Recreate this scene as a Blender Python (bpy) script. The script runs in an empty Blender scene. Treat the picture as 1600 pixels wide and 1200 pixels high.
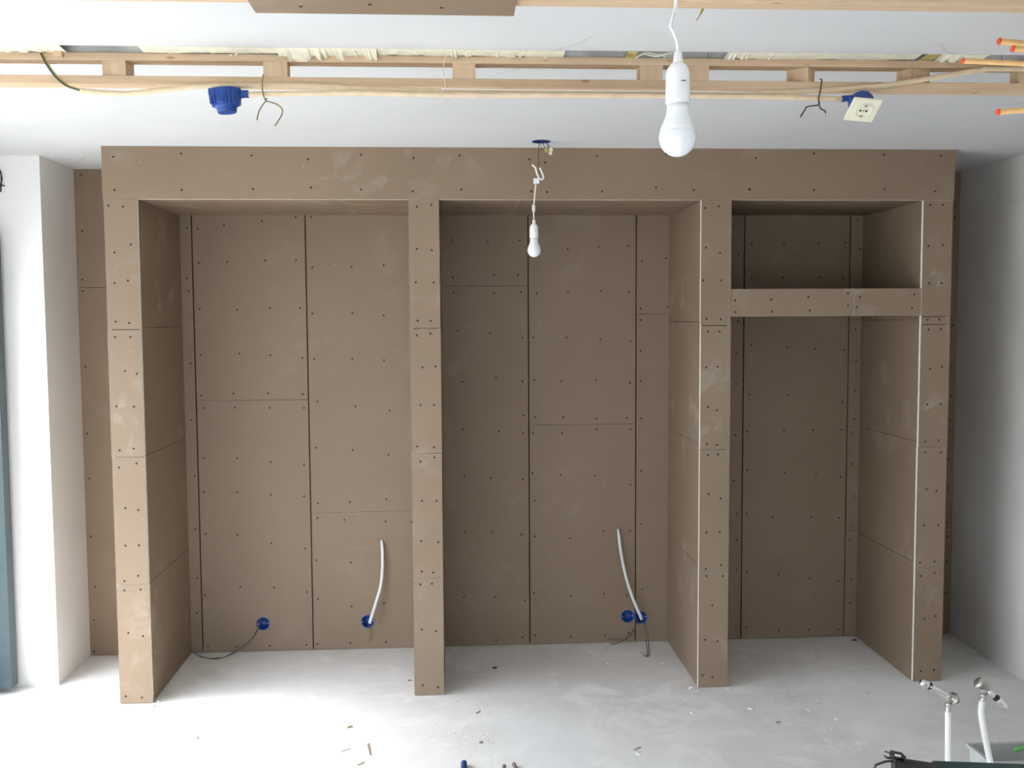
import bpy, bmesh, math, random
from mathutils import Vector, Matrix
random.seed(7)
C = bpy.context.scene.collection
S = bpy.context.scene
# ------------------------------------------------------------------ camera
F_PX = 1521.26
CAM = Vector((-0.0881, -4.5862, 1.8026))
YAW, PITCH, ROLL = -0.0587, -0.0663, -0.0059
_cy, _sy = math.cos(YAW), math.sin(YAW)
FWD = Vector((-_sy*math.cos(PITCH), _cy*math.cos(PITCH), math.sin(PITCH)))
_r = Vector((_cy, _sy, 0)); _u = _r.cross(FWD)
RGT = math.cos(ROLL)*_r + math.sin(ROLL)*_u
UPV = -math.sin(ROLL)*_r + math.cos(ROLL)*_u
cam_d = bpy.data.cameras.new('camera'); cam = bpy.data.objects.new('camera', cam_d); C.objects.link(cam)
cam_d.sensor_width = 36; cam_d.lens = F_PX/1600*36; cam_d.clip_start = .05
M = Matrix.Identity(4)
for i in range(3):
    M[i][0] = RGT[i]; M[i][1] = UPV[i]; M[i][2] = -FWD[i]; M[i][3] = CAM[i]
cam.matrix_world = M
S.camera = cam
# ------------------------------------------------------------------ world, light, exposure
W = bpy.data.worlds.new('overcast_sky'); S.world = W; W.use_nodes = True
bg = W.node_tree.nodes['Background']; bg.inputs[0].default_value = (0.83, 0.915, 1.0, 1)
# CIE overcast sky: the zenith three times as bright as the horizon
_g = W.node_tree.nodes.new('ShaderNodeTexCoord'); _s = W.node_tree.nodes.new('ShaderNodeSeparateXYZ'); _m = W.node_tree.nodes.new('ShaderNodeMapRange')
W.node_tree.links.new(_g.outputs['Generated'], _s.inputs[0]); W.node_tree.links.new(_s.outputs['Z'], _m.inputs[0])
SKY = 13.0
_m.inputs[1].default_value = 0; _m.inputs[2].default_value = 1; _m.inputs[3].default_value = SKY/3*1.0; _m.inputs[4].default_value = SKY*1.0
W.node_tree.links.new(_m.outputs[0], bg.inputs[1])
S.view_settings.view_transform = 'Standard'; S.view_settings.look = 'None'
S.view_settings.gamma = 1; S.view_settings.exposure = 0.13; S.view_settings.use_curve_mapping = False
H = 2.6; XWL = -2.36; XWR = 2.709; RX0, RX1 = -2.2, .6; XL = -2.068; YLP = 0.27; D = 0.6937; YF = -6.2
WIN_Y0, WIN_Y1, WIN_H = -3.6, 0.2, 2.28          # big glazed door in the left wall
def portal(name, loc, rot, sx, sy):
    l = bpy.data.lights.new(name, 'AREA'); l.shape = 'RECTANGLE'; l.size = sx; l.size_y = sy
    l.cycles.is_portal = True
    o = bpy.data.objects.new(name, l); C.objects.link(o); o.location = loc; o.rotation_euler = rot
portal('daylight_side', (XWL-.12, (WIN_Y0+WIN_Y1)/2, WIN_H/2), (0, -math.pi/2, 0), WIN_H, WIN_Y1-WIN_Y0)

portal('daylight_rear', ((RX0+RX1)/2, YF-.12, .98), (-math.pi/2, math.pi, 0), RX1-RX0, 1.76)
_sl = bpy.data.lights.new('sun', 'SUN'); _sl.energy = 12; _sl.angle = .7; _sl.color = (1, .96, .91)
_so = bpy.data.objects.new('sun', _sl); C.objects.link(_so)
_so.rotation_euler = Vector((.50, -.10, -.80)).to_track_quat('-Z', 'Y').to_euler()

# ------------------------------------------------------------------ helpers
def ray(px, py): return FWD + RGT*((px-800)/F_PX) + UPV*((600-py)/F_PX)
def onY(px, py, Y): d = ray(px, py); return CAM + d*((Y-CAM.y)/d.y)
def onZ(px, py, Z): d = ray(px, py); return CAM + d*((Z-CAM.z)/d.z)
def onX(px, py, X): d = ray(px, py); return CAM + d*((X-CAM.x)/d.x)
def atD(px, py, dist): return CAM + ray(px, py)*dist
def new_mat(name):
    m = bpy.data.materials.new(name); m.use_nodes = True
    nt = m.node_tree; b = nt.nodes['Principled BSDF']; return m, nt, b
def N(nt, t, **kw):
    n = nt.nodes.new(t)
    for k, v in kw.items():
        if k in n.inputs.keys(): n.inputs[k].default_value = v
        else: setattr(n, k, v)
    return n
def coords(nt, scale=(1, 1, 1)):
    g = nt.nodes.new('ShaderNodeTexCoord'); mp = nt.nodes.new('ShaderNodeMapping')
    mp.inputs['Scale'].default_value = scale
    nt.links.new(g.outputs['Object'], mp.inputs['Vector']); return mp.outputs['Vector']
def noise(nt, vec, scale, detail=3, rough=.5, dist=0):
    n = N(nt, 'ShaderNodeTexNoise'); n.inputs['Scale'].default_value = scale
    n.inputs['Detail'].default_value = detail; n.inputs['Roughness'].default_value = rough
    n.inputs['Distortion'].default_value = dist
    nt.links.new(vec, n.inputs['Vector']); return n.outputs['Fac']
def ramp(nt, fac, stops):
    r = nt.nodes.new('ShaderNodeValToRGB'); e = r.color_ramp.elements
    while len(e) < len(stops): e.new(.5)
    for i, (p, c) in enumerate(stops):
        e[i].position = p; e[i].color = (c, c, c, 1) if isinstance(c, (int, float)) else (*c, 1)
    nt.links.new(fac, r.inputs['Fac']); return r.outputs['Color']
def mix(nt, fac, a, b, mode='MIX'):
    m = nt.nodes.new('ShaderNodeMix'); m.data_type = 'RGBA'; m.blend_type = mode
    for s, v in ((m.inputs[0], fac), (m.inputs[6], a), (m.inputs[7], b)):
        if isinstance(v, bpy.types.NodeSocket): nt.links.new(v, s)
        elif isinstance(v, (int, float)): s.default_value = v
        else: s.default_value = (*v, 1)
    return m.outputs[2]
def bump(nt, b, h, strength=.2, dist=.002):
    n = nt.nodes.new('ShaderNodeBump'); n.inputs['Strength'].default_value = strength; n.inputs['Distance'].default_value = dist
    nt.links.new(h, n.inputs['Height']); nt.links.new(n.outputs[0], b.inputs['Normal'])
def simple(name, col, rough=.5, metal=0, var=.06, scale=30):
    m, nt, b = new_mat(name)
    f = noise(nt, coords(nt), scale, 3)
    c = mix(nt, ramp(nt, f, [(.35, 0), (.65, 1)]), [x*(1-var) for x in col], [min(1, x*(1+var)) for x in col])
    nt.links.new(c, b.inputs['Base Color']); b.inputs['Roughness'].default_value = rough; b.inputs['Metallic'].default_value = metal
    return m

def mat_board(smudge=.7):
    m, nt, b = new_mat('brown_board_paper')
    v = coords(nt)
    big = noise(nt, v, 1.7, 3)
    base = mix(nt, ramp(nt, big, [(.3, 0), (.7, 1)]), (.222, .155, .101), (.252, .178, .118))
    info = nt.nodes.new('ShaderNodeObjectInfo')
    base = mix(nt, ramp(nt, info.outputs['Random'], [(0, 0), (1, .35)]), base, (.262, .195, .138))
    sm = noise(nt, v, 5.5, 6, .62, .7)
    sm2 = noise(nt, v, 1.9, 2)
    smf = mix(nt, 1.0, ramp(nt, sm, [(.52, 0), (.74, smudge)]), ramp(nt, sm2, [(.47, 0), (.62, 1)]), 'MULTIPLY')
    base = mix(nt, smf, base, (.44, .38, .31))
    sp = noise(nt, v, 46, 2, .4)
    base = mix(nt, ramp(nt, sp, [(.775, 0), (.79, .6)]), base, (.72, .68, .6))
    fi = noise(nt, coords(nt, (1, 1, 6)), 60, 2)
    base = mix(nt, ramp(nt, fi, [(.3, 0), (.7, .12)]), base, (.22, .165, .115))
    nt.links.new(base, b.inputs['Base Color']); b.inputs['Roughness'].default_value = .62
    bump(nt, b, fi, .05, .001)
    return m
def mat_plaster(name, c0, c1, crack=False):
    m, nt, b = new_mat(name)
    v = coords(nt)
    f = noise(nt, v, .9, 4, .55, .3)
    base = mix(nt, ramp(nt, f, [(.35, 0), (.68, 1)]), c0, c1)
    f2 = noise(nt, v, 7, 5, .6)
    base = mix(nt, ramp(nt, f2, [(.66, 0), (.82, .35)]), base, [x*.8 for x in c0])
    if crack:
        vo = N(nt, 'ShaderNodeTexVoronoi', feature='DISTANCE_TO_EDGE'); vo.inputs['Scale'].default_value = .55
        dm = mix(nt, .12, v, noise_col(nt, v, 5)); nt.links.new(dm, vo.inputs['Vector'])
        cr = ramp(nt, vo.outputs['Distance'], [(0, .55), (.0028, 0)])
        msk = ramp(nt, noise(nt, v, 1.6, 2), [(.52, 0), (.6, 1)])
        base = mix(nt, mix(nt, 1.0, cr, msk, 'MULTIPLY'), base, (.45, .45, .44))
    nt.links.new(base, b.inputs['Base Color']); b.inputs['Roughness'].default_value = .85
    bump(nt, b, noise(nt, v, 25, 5, .6), .12, .003)
    return m
def noise_col(nt, v, s):
    n = N(nt, 'ShaderNodeTexNoise'); n.inputs['Scale'].default_value = s; nt.links.new(v, n.inputs['Vector']); return n.outputs['Color']
def mat_floor():
    m, nt, b = new_mat('dusty_screed')
    v = coords(nt)
    f = noise(nt, v, .8, 5, .6, .5)
    base = mix(nt, ramp(nt, f, [(.38, 0), (.62, 1)]), (.70, .67, .645), (.82, .81, .80))
    f2 = noise(nt, v, 3.1, 6, .65, 1.2)
    base = mix(nt, ramp(nt, f2, [(.50, 0), (.62, .6)]), base, (.88, .865, .845))
    f3 = noise(nt, v, 4.3, 5, .7, .4)
    base = mix(nt, ramp(nt, f3, [(.63, 0), (.75, .45)]), base, (.57, .545, .52))
    f4 = noise(nt, v, 70, 3, .6)
    base = mix(nt, ramp(nt, f4, [(.72, 0), (.76, .6)]), base, (.25, .22, .19))
    nt.links.new(base, b.inputs['Base Color']); b.inputs['Roughness'].default_value = .8
    bump(nt, b, mix(nt, .5, f2, noise(nt, v, 60, 6, .7)), .35, .004)
    return m
def mat_wood(name='pine_wood', axis=0):
    m, nt, b = new_mat(name)
    sc = [14, 14, 14]; sc[axis] = .8
    f = noise(nt, coords(nt, sc), 2.2, 5, .6, .8)
    base = mix(nt, ramp(nt, f, [(.3, 0), (.7, 1)]), (.56, .385, .24), (.70, .53, .36))
    vo = N(nt, 'ShaderNodeTexVoronoi'); vo.inputs['Scale'].default_value = 3.0
    sk = [2.2, 7, 7] if axis == 0 else [7, 7, 2.2]
    nt.links.new(coords(nt, sk), vo.inputs['Vector'])
    base = mix(nt, ramp(nt, vo.outputs['Distance'], [(.07, .8), (.13, 0)]), base, (.28, .15, .07))
    nt.links.new(base, b.inputs['Base Color']); b.inputs['Roughness'].default_value = .6
    bump(nt, b, f, .1, .001)
    return m
MB = mat_board(); MBC = mat_board(.22)
MG = simple('white_gypsum_edge', (.80, .78, .72), .9)
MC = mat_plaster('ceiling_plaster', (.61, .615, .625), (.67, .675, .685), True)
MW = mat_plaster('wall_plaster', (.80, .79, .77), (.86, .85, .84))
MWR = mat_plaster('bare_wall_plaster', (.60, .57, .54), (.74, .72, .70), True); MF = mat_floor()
MWD = mat_wood(); MWDV = mat_wood('pine_end_block', 2)
MDK = simple('cavity_dark', (.10, .075, .055), .9)
MSC = simple('dark_screw', (.018, .014, .012), .7)
MBL = simple('blue_plastic', (.006, .055, .27), .4)
MBD = simple('dark_blue_plastic', (.008, .025, .15), .5)
MCON = simple('cream_conduit', (.72, .57, .38), .45)
MORG = simple('orange_conduit', (.80, .48, .20), .45)
MRED = simple('orange_red_cap', (.75, .10, .02), .4)
MWP = simple('white_plastic', (.84, .84, .82), .32, var=.01)
MWT = simple('white_tube', (.72, .76, .74), .4, var=.02)
MCRM = simple('cream_plastic', (.78, .76, .60), .35, var=.02)
MCAB = simple('grey_cable', (.10, .10, .095), .5)
MCU = simple('copper', (.45, .16, .06), .4, .6)
MYG = simple('yellow_green_wire', (.35, .33, .05), .5)
MOL = simple('olive_wire', (.22, .19, .09), .5)
MBW = simple('brown_wire', (.07, .035, .02), .5)
MCH = simple('chrome', (.75, .75, .76), .12, 1, .02)
MNI = simple('nickel', (.50, .49, .46), .35, 1, .05)
MBK = simple('black_plastic', (.02, .022, .024), .45)
MGR = simple('dark_green_plastic', (.004, .045, .045), .4)
MFR = simple('grey_blue_frame', (.045, .07, .08), .4)
MMT = simple('grey_metal', (.62, .62, .60), .6, .1, .2, 8)
MFOAM = simple('cream_filler', (.80, .76, .62), .9, var=.08)
MYF = simple('yellow_foam', (.46, .38, .14), .9, var=.25)
MOUT = simple('outside_paving', (.30, .30, .28), .9)
def mat_glass():
    m, nt, b = new_mat('window_glass'); nt.nodes.remove(b)
    out = nt.nodes['Material Output']; t = N(nt, 'ShaderNodeBsdfTransparent'); g = N(nt, 'ShaderNodeBsdfGlossy'); g.inputs['Roughness'].default_value = .02
    fr = N(nt, 'ShaderNodeFresnel'); mx = N(nt, 'ShaderNodeMixShader')
    geo = N(nt, 'ShaderNodeNewGeometry'); inv = N(nt, 'ShaderNodeMath', operation='SUBTRACT'); inv.inputs[0].default_value = 1; nt.links.new(geo.outputs['Backfacing'], inv.inputs[1]); mu = N(nt, 'ShaderNodeMath', operation='MULTIPLY'); nt.links.new(fr.outputs[0], mu.inputs[0]); nt.links.new(inv.outputs[0], mu.inputs[1]); nt.links.new(mu.outputs[0], mx.inputs[0]); nt.links.new(t.outputs[0], mx.inputs[1]); nt.links.new(g.outputs[0], mx.inputs[2])
    nt.links.new(mx.outputs[0], out.inputs[0]); return m
MGL = mat_glass()
def mat_opal():
    m, nt, b = new_mat('opal_bulb'); b.inputs['Base Color'].default_value = (.80, .81, .84, 1); b.inputs['Roughness'].default_value = .12
    b.inputs['Coat Weight'].default_value = .5; return m
MOP = mat_opal()
def mat_tub():
    m, nt, b = new_mat('clear_grey_plastic'); b.inputs['Base Color'].default_value = (.62, .64, .62, 1); b.inputs['Roughness'].default_value = .25
    b.inputs['Transmission Weight'].default_value = .35; b.inputs['IOR'].default_value = 1.1; return m
MTUB = mat_tub()

def link(name, me, parent=None, mats=()):
    for m in mats: me.materials.append(m)
    o = bpy.data.objects.new(name, me); C.objects.link(o)
    if parent: o.parent = parent
    return o
def obj(name, bm, mats, parent=None, smooth=False, loc=None):
    if not isinstance(mats, (list, tuple)): mats = [mats]
    me = bpy.data.meshes.new(name); bmesh.ops.recalc_face_normals(bm, faces=bm.faces[:])
    if smooth:
        for f in bm.faces: f.smooth = True
    if loc is None and parent is None and len(bm.verts):
        xs = [v.co for v in bm.verts]
        loc = Vector((sum(v.x for v in xs)/len(xs), sum(v.y for v in xs)/len(xs), min(v.z for v in xs)))
    if loc is not None:
        for v in bm.verts: v.co -= Vector(loc)
    bm.to_mesh(me); bm.free()
    o = link(name, me, parent, mats)
    if loc is not None: o.location = loc
    return o
def tag(o, label=None, cat=None, group=None, kind=None):
    if label: o['label'] = label
    if cat: o['category'] = cat
    if group: o['group'] = group
    if kind: o['kind'] = kind
    return o
def empty(name, loc, label, cat, group=None):
    o = bpy.data.objects.new(name, None); C.objects.link(o); o.location = loc; o.empty_display_size = .05
    bpy.context.view_layer.update()
    return tag(o, label, cat, group)
def adopt(o, parent):
    """child mesh built in world coordinates -> keep it there under its parent"""
    loc = Vector(parent.location)
    o.parent = parent; o.location = Vector(o.location) - loc
    return o
def box(bm, a, b, mi=0):
    x0, y0, z0 = [min(a[i], b[i]) for i in range(3)]; x1, y1, z1 = [max(a[i], b[i]) for i in range(3)]
    vs = [bm.verts.new(p) for p in ((x0,y0,z0),(x1,y0,z0),(x1,y1,z0),(x0,y1,z0),(x0,y0,z1),(x1,y0,z1),(x1,y1,z1),(x0,y1,z1))]
    fs = [bm.faces.new([vs[i] for i in q]) for q in ((0,3,2,1),(4,5,6,7),(0,1,5,4),(2,3,7,6),(1,2,6,5),(3,0,4,7))]
    for f in fs: f.material_index = mi
    return vs, fs
def bx(a, b, bev=0):
    bm = bmesh.new(); box(bm, a, b)
    if bev: bmesh.ops.bevel(bm, geom=bm.edges[:], offset=bev, segments=1, affect='EDGES')
    return bm
def obox(bm, c, ax, ay, az, h):
    """oriented box: centre, three unit axes, half sizes"""
    vs = []
    for sz in (-1, 1):
        for sx, sy in ((-1,-1),(1,-1),(1,1),(-1,1)):
            vs.append(bm.verts.new(Vector(c)+ax*sx*h[0]+ay*sy*h[1]+az*sz*h[2]))
    for q in ((0,3,2,1),(4,5,6,7),(0,1,5,4),(1,2,6,5),(2,3,7,6),(3,0,4,7)): bm.faces.new([vs[i] for i in q])
def smooth_path(pts, n=6):
    if len(pts) < 3: return [Vector(p) for p in pts]
    P = [Vector(p) for p in pts]; P = [P[0]*2-P[1]]+P+[P[-1]*2-P[-2]]; out = []
    for i in range(1, len(P)-2):
        for k in range(n):
            t = k/n; a, b, c, d = P[i-1], P[i], P[i+1], P[i+2]
            out.append(.5*((2*b)+(c-a)*t+(2*a-5*b+4*c-d)*t*t+(3*b-a-3*c+d)*t**3))
    out.append(P[-2]); return out
def tube(bm, pts, r, seg=8, n=6, hollow=0, mi=0):
    P = smooth_path(pts, n); rings = []; up = None
    for i, p in enumerate(P):
        t = (P[min(i+1, len(P)-1)]-P[max(i-1, 0)]).normalized()
        if up is None:
            up = t.orthogonal().normalized()
        up = (up - t*up.dot(t)).normalized(); s = t.cross(up)
        rr = r(i/(len(P)-1)) if callable(r) else r
        rings.append([bm.verts.new(p+(up*math.cos(a)+s*math.sin(a))*rr) for a in [2*math.pi*k/seg for k in range(seg)]])
    for a, b in zip(rings, rings[1:]):
        for k in range(seg):
            f = bm.faces.new((a[k], a[(k+1) % seg], b[(k+1) % seg], b[k])); f.material_index = mi
    for rg in (rings[0], rings[-1]):
        f = bm.faces.new(rg); f.material_index = mi
def tube_bm(pts, r, **k): bm = bmesh.new(); tube(bm, pts, r, **k); return bm
def lathe(bm, origin, axis, prof, seg=20, cap=True):
    """prof: (distance along axis, radius)"""
    axis = Vector(axis).normalized(); u = axis.orthogonal().normalized(); w = axis.cross(u); rings = []
    for t, r in prof:
        c = Vector(origin)+axis*t
        rings.append([bm.verts.new(c+(u*math.cos(2*math.pi*k/seg)+w*math.sin(2*math.pi*k/seg))*max(r, 1e-5)) for k in range(seg)])
    for a, b in zip(rings, rings[1:]):
        for k in range(seg): bm.faces.new((a[k], a[(k+1) % seg], b[(k+1) % seg], b[k]))
    if cap:
        bm.faces.new(rings[0]); bm.faces.new(rings[-1])
def lathe_bm(*a, **k): bm = bmesh.new(); lathe(bm, *a, **k); return bm
def board_bm(a, b, thin, ends=None):
    """plasterboard: the faces across the thin axis are paper, the cut edges are gypsum"""
    bm = bmesh.new(); vs, fs = box(bm, a, b)
    bm.normal_update()
    for f in fs: f.material_index = 0 if abs(f.normal[thin]) > .5 or (ends is not None and abs(f.normal[ends]) < .5) else 1
    return bm
def cut(o, cutter_bm):
    me = bpy.data.meshes.new('cutter'); bmesh.ops.recalc_face_normals(cutter_bm, faces=cutter_bm.faces[:]); cutter_bm.to_mesh(me); cutter_bm.free()
    c = bpy.data.objects.new('cutter', me); C.objects.link(c)
    md = o.modifiers.new('cut', 'BOOLEAN'); md.object = c; md.operation = 'DIFFERENCE'; md.solver = 'EXACT'
    bpy.context.view_layer.update()
    new = bpy.data.meshes.new_from_object(o.evaluated_get(bpy.context.evaluated_depsgraph_get()))
    o.modifiers.clear(); o.data = new; bpy.data.objects.remove(c)

# ------------------------------------------------------------------ the setting
T = .0125
def struct(name, bm, mats, parent=None):
    o = obj(name, bm, mats, parent, loc=(0, 0, 0) if parent is None else None)
    if parent is None: o['kind'] = 'structure'
    return o
floor = struct('floor', bx((XWL-.1, YF-.1, -.1), (XWR+.1, D+.16, 0)), MF)
# ceiling: a slab towards the camera, a slab towards the unit, and the open slot between them
YA = onZ(900, 79, H).y; YB = onZ(900, 91.5, H).y          # slot edges
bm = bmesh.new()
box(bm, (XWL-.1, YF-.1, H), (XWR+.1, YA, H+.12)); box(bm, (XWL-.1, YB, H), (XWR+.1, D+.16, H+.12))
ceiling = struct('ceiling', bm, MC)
obj('slot_lining', bx((XWL-.1, YA, H+.03), (XWR+.1, YB, H+.12)), MMT, ceiling)
bm = bmesh.new(); x = XWL
while x < XWR:
    w = random.uniform(.3, .9); x2 = min(x+w, XWR)
    box(bm, (x+.002, YB-.006, H-.004), (x2-.002, YB-.001, H+.03)); x = x2
obj('metal_profile', bm, MMT, ceiling)['kind'] = 'stuff'
wall_back = struct('wall_back', bx((XWL-.1, D+.06, 0), (XWR+.1, D+.16, H)), MDK)
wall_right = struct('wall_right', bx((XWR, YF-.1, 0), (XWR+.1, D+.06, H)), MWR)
bm = bmesh.new(); box(bm, (XWL-.2, YLP, 0), (XL, D+.06, H))
box(bm, (XWL-.2, WIN_Y1+.03, 0), (XWL, YLP, H))
box(bm, (XWL-.2, YF-.1, 0), (XWL, WIN_Y0, H)); box(bm, (XWL-.2, WIN_Y0, WIN_H), (XWL, WIN_Y1+.03, H))
wall_left = struct('wall_left', bm, MW)
bm = bmesh.new()
box(bm, (XWL, YF-.1, 0), (RX0, YF, H)); box(bm, (RX1, YF-.1, 0), (XWR, YF, H)); box(bm, (RX0, YF-.1, 1.86), (RX1, YF, H)); box(bm, (RX0, YF-.1, 0), (RX1, YF, .1))
wall_front = struct('wall_front', bm, MW)
# glazed door: one fixed frame, three leaves
bm = bmesh.new()
fw = .07
box(bm, (XWL-.1, WIN_Y0, WIN_H-fw), (XWL+.0, WIN_Y1+.03, WIN_H)); box(bm, (XWL-.1, WIN_Y0, 0), (XWL, WIN_Y1+.03, .03))
box(bm, (XWL-.1, WIN_Y0, .03), (XWL, WIN_Y0+fw, WIN_H-fw)); box(bm, (XWL-.1, WIN_Y1-.04, .03), (onY(24, 1072, .2).x, WIN_Y1+.03, WIN_H-fw))
window_1 = struct('window_1', bm, MFR)
n = 3; y0 = WIN_Y0+fw; step = (WIN_Y1-.04-y0)/n
for k in range(n):
    a, b = y0+k*step, y0+(k+1)*step; bm = bmesh.new()
    box(bm, (XWL-.08, a, .03), (XWL-.03, a+.05, WIN_H-fw)); box(bm, (XWL-.08, b-.05, .03), (XWL-.03, b, WIN_H-fw))
    box(bm, (XWL-.08, a+.05, .03), (XWL-.03, b-.05, .09)); box(bm, (XWL-.08, a+.05, WIN_H-fw-.06), (XWL-.03, b-.05, WIN_H-fw))
    lf = obj('leaf_frame', bm, MFR, window_1)
    obj('glass_pane', bx((XWL-.058, a+.05, .09), (XWL-.052, b-.05, WIN_H-fw-.06)), MGL, lf)
bm = bmesh.new()
box(bm, (RX0, YF-.08, .1), (RX1, YF-.02, .16)); box(bm, (RX0, YF-.08, 1.80), (RX1, YF-.02, 1.86))
for xx in (RX0, (RX0+RX1)/2-.03, RX1-.06): box(bm, (xx, YF-.08, .16), (xx+.06, YF-.02, 1.80))
window_2 = struct('window_2', bm, MFR)
mid = (RX0+RX1)/2
for a, b in ((RX0+.06, mid-.03), (mid+.03, RX1-.06)): obj('glass_pane', bx((a, YF-.055, .16), (b, YF-.05, 1.80)), MGL, window_2)
outside = struct('ground_outside', bx((-30, -30, -.25), (XWL-.2, 20, -.12)), MOUT)

# ------------------------------------------------------------------ screws
def screw_mesh(r=.0052):
    bm = bmesh.new()
    lathe(bm, (0, .0015, 0), (0, -1, 0), [(0, r), (.0022, r), (.0026, r*.8), (.0017, r*.35)], 8)
    me = bpy.data.meshes.new('screw'); bmesh.ops.recalc_face_normals(bm, faces=bm.faces[:]); bm.to_mesh(me); bm.free(); me.materials.append(MSC); return me
SCREW = screw_mesh()
def add_screws(px_list, Y, boards, pid=None):
    """boards: list of (x0, x1, z0, z1, object); each screw becomes a child of the board it is driven into"""
    for px, py in px_list:
        p = onY(px, py, Y)
        for x0, x1, z0, z1, o, *yy in boards:
            if x0 <= p.x <= x1 and z0 <= p.z <= z1:
                s = bpy.data.objects.new('screw', SCREW); C.objects.link(s); s.parent = o
                s.location = (min(max(p.x, x0+.008), x1-.008), yy[0] if yy else Y, min(max(p.z, z0+.008), z1-.008)); break

# ------------------------------------------------------------------ back wall boards (paper face at Y = D)
def zpx(px, py, Y=D): return onY(px, py, Y).z
def xpx(px, py, Y=D): return onY(px, py, Y).x
X = dict(x0=-1.6798, x1=-1.5303, x2=-.2952, x3=-.1535, x4=1.0829, x5=1.2282, x6=2.1609, x7=2.3061)
XA, XB = -1.6827, 2.3114; ZH = 2.3606; ZS1 = 1.9403; ZS0 = 1.8088
j1 = xpx(308, 680); j2 = xpx(483, 670); jm2 = (X['x2']+X['x3'])/2; j4 = xpx(826.5, 670); j5 = xpx(993.5, 670)
jm3 = (X['x4']+X['x5'])/2; j7 = xpx(1160.5, 680); j8 = xpx(1323.5, 680)
cols = [(XL, j1, [zpx(290, 449)]), (j1, j2, [zpx(360, 626)]), (j2, jm2, [zpx(560, 800)]), (jm2, j4, [zpx(760, 447)]),
        (j4, j5, [zpx(910, 663)]), (j5, jm3, [zpx(1020, 490.5)]), (jm3, j7, []), (j7, j8, []),
        (j8, XWR, [zpx(1328, 500), zpx(1325, 667), zpx(1322, 831)])]
back_boards = []
for i, (a, b, zs) in enumerate(cols):
    lv = [0.003]+sorted(zs)+[H]
    for k in range(len(lv)-1):
        g = .0032; z0 = lv[k]+(.0012 if k else 0); z1 = lv[k+1]-(.0012 if k < len(lv)-2 else 0)
        xa_ = a+(g if i else 0); xb_ = b-(g if i < len(cols)-1 else 0)
        yo = random.uniform(0, .0008)
        o = obj('plasterboard', board_bm((xa_, D+yo, z0), (xb_, D+T, z1), 1, 2), [MBC, MG], wall_back)
        back_boards.append([xa_-.01, xb_+.01, z0-.01, z1+.01, o, D+yo])
SB = [(126.5,273),(128.5,361),(128.5,437),(129.5,455),(133.5,573),(136,677.5),(140,747.5),(142,838),(148.5,917),(147,969),(147,1018),
(292,356),(292,435),(295,455),(297.5,568),(299,656),(304,743.5),(305,827),(308.5,903),(308,958),(309,357.5),(350,352),(311,411),(355,409),(312,482.5),(370.5,484),(313.5,555),(374,552.5),
(409,345.5),(462,339),(414,407),(462.5,406.5),(422,481.5),(469,481),(422.5,555),(472.5,559.5),(314.5,618),(365,615),(318,637.5),(367,637),(318,715.5),(370.5,716),(318.5,769),(370.5,769.5),(321,834.5),(371,836),
(419,614.5),(473,616),(421.5,637.5),(475,637.5),(423.5,722),(475,726),(423.5,773),(475,775.5),(424,848.5),(477,857),(320,930),(375.5,917),(325,1010),(369.5,1010.5),(428.5,918),(479.5,925),(421.5,1009),(479,1007.5),
(486,339),(488,418),(549.5,417),(599.5,414.5),(488,490),(550.5,489),(599.5,493),(491,561),(550.5,561),(600,563),(496,627.5),(555.5,635),(609,641.5),(493.5,699.5),(551,703),(607,710.5),(497,786.5),(546.5,784.5),(603.5,780),
(496,809.5),(538,812),(602.5,815),(643.5,815.5),(494.5,875.5),(548,879),(600.5,872.5),(497,936),(549.5,947.5),(600,942.5),(496,1006),(547.5,1005),(603,1003),
(705,375),(762,378),(707.5,433.5),(772,429.5),(809,430),(812,375.5),(709,457),(772,458),(814,456),(715,516.5),(766,520.5),(816,527.5),(722.5,597),(775,590),(816.5,596),(723,671),(779.5,674),(818,649),(817.5,677),
(726,744.5),(766.5,747),(817,749),(727,831),(769,832),(815,835),(725,933),(774,932.5),(820,938),(722,1000),(775.5,1000.5),(816.5,996),
(887,389),(935.5,386),(982,384.5),(838.5,458.5),(887.5,456),(938.5,455),(982.5,456),(833,527.5),(885,527.5),(938.5,530.5),(985,532.5),(835,594),(877,596),(931,594),(984.5,598),(836.5,652),(880,652),(932,654),(979,653),
(832.5,677),(878,676.5),(932,671),(985,671),(832,739),(876,742),(930,743),(985,757),(835.5,782),(836,838),(890.5,841),(943,830),(984,829.5),(834.5,926.5),(891.5,931),(943.5,927.5),(979.5,930.5),(836,993),(892,995),(945,993),(982,989),
(1003,408),(1041,403),(1001,482),(1043,480),(1001,500),(1001,548),(1001,595),(1002,654),(1002,736),(1001.5,819),(1004,920.5),
(1154,397.5),(1174.5,380),(1174.5,434),(1225,380.5),(1279,380),(1321,379),(1223,434),(1280.5,433),(1317.5,434.5),(1340,343),(1344,389),
(1153,502),(1150.5,551),(1150.5,600),(1149.5,680),(1146.5,751),(1151.5,802.5),(1151,844),(1151.5,890),(1150,983),(1174,539),(1230,542.5),(1273.5,545),(1319,547),(1171,616.5),(1231,617.5),(1275,625),(1316,628.5),
(1167,674.5),(1225,673),(1270.5,672),(1315,672),(1167.5,734.5),(1226,739),(1275,741),(1313.5,745),(1166.5,802.5),(1207.5,808),(1267.5,808),(1310.5,809.5),(1167,893),(1216.5,897.5),(1265.5,903.5),(1309.5,908),(1166,980),(1216.5,985),(1263.5,984),(1309.5,983.5),
(1337,513.5),(1338,564),(1335.5,610.5),(1334.5,655),(1331.5,678),(1331.5,725),(1334.5,775),(1332.5,821.5),(1327.5,843),(1330,905),(1328,942),
(1492,323),(1492,340),(1489,508.5),(1487,574.5),(1486,618),(1484,657),(1484,673.5),(1482,717.5),(1482,762.5),(1480,817),(1480.5,839),(1480,877.5),(1478,926),(1478,981)]
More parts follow.
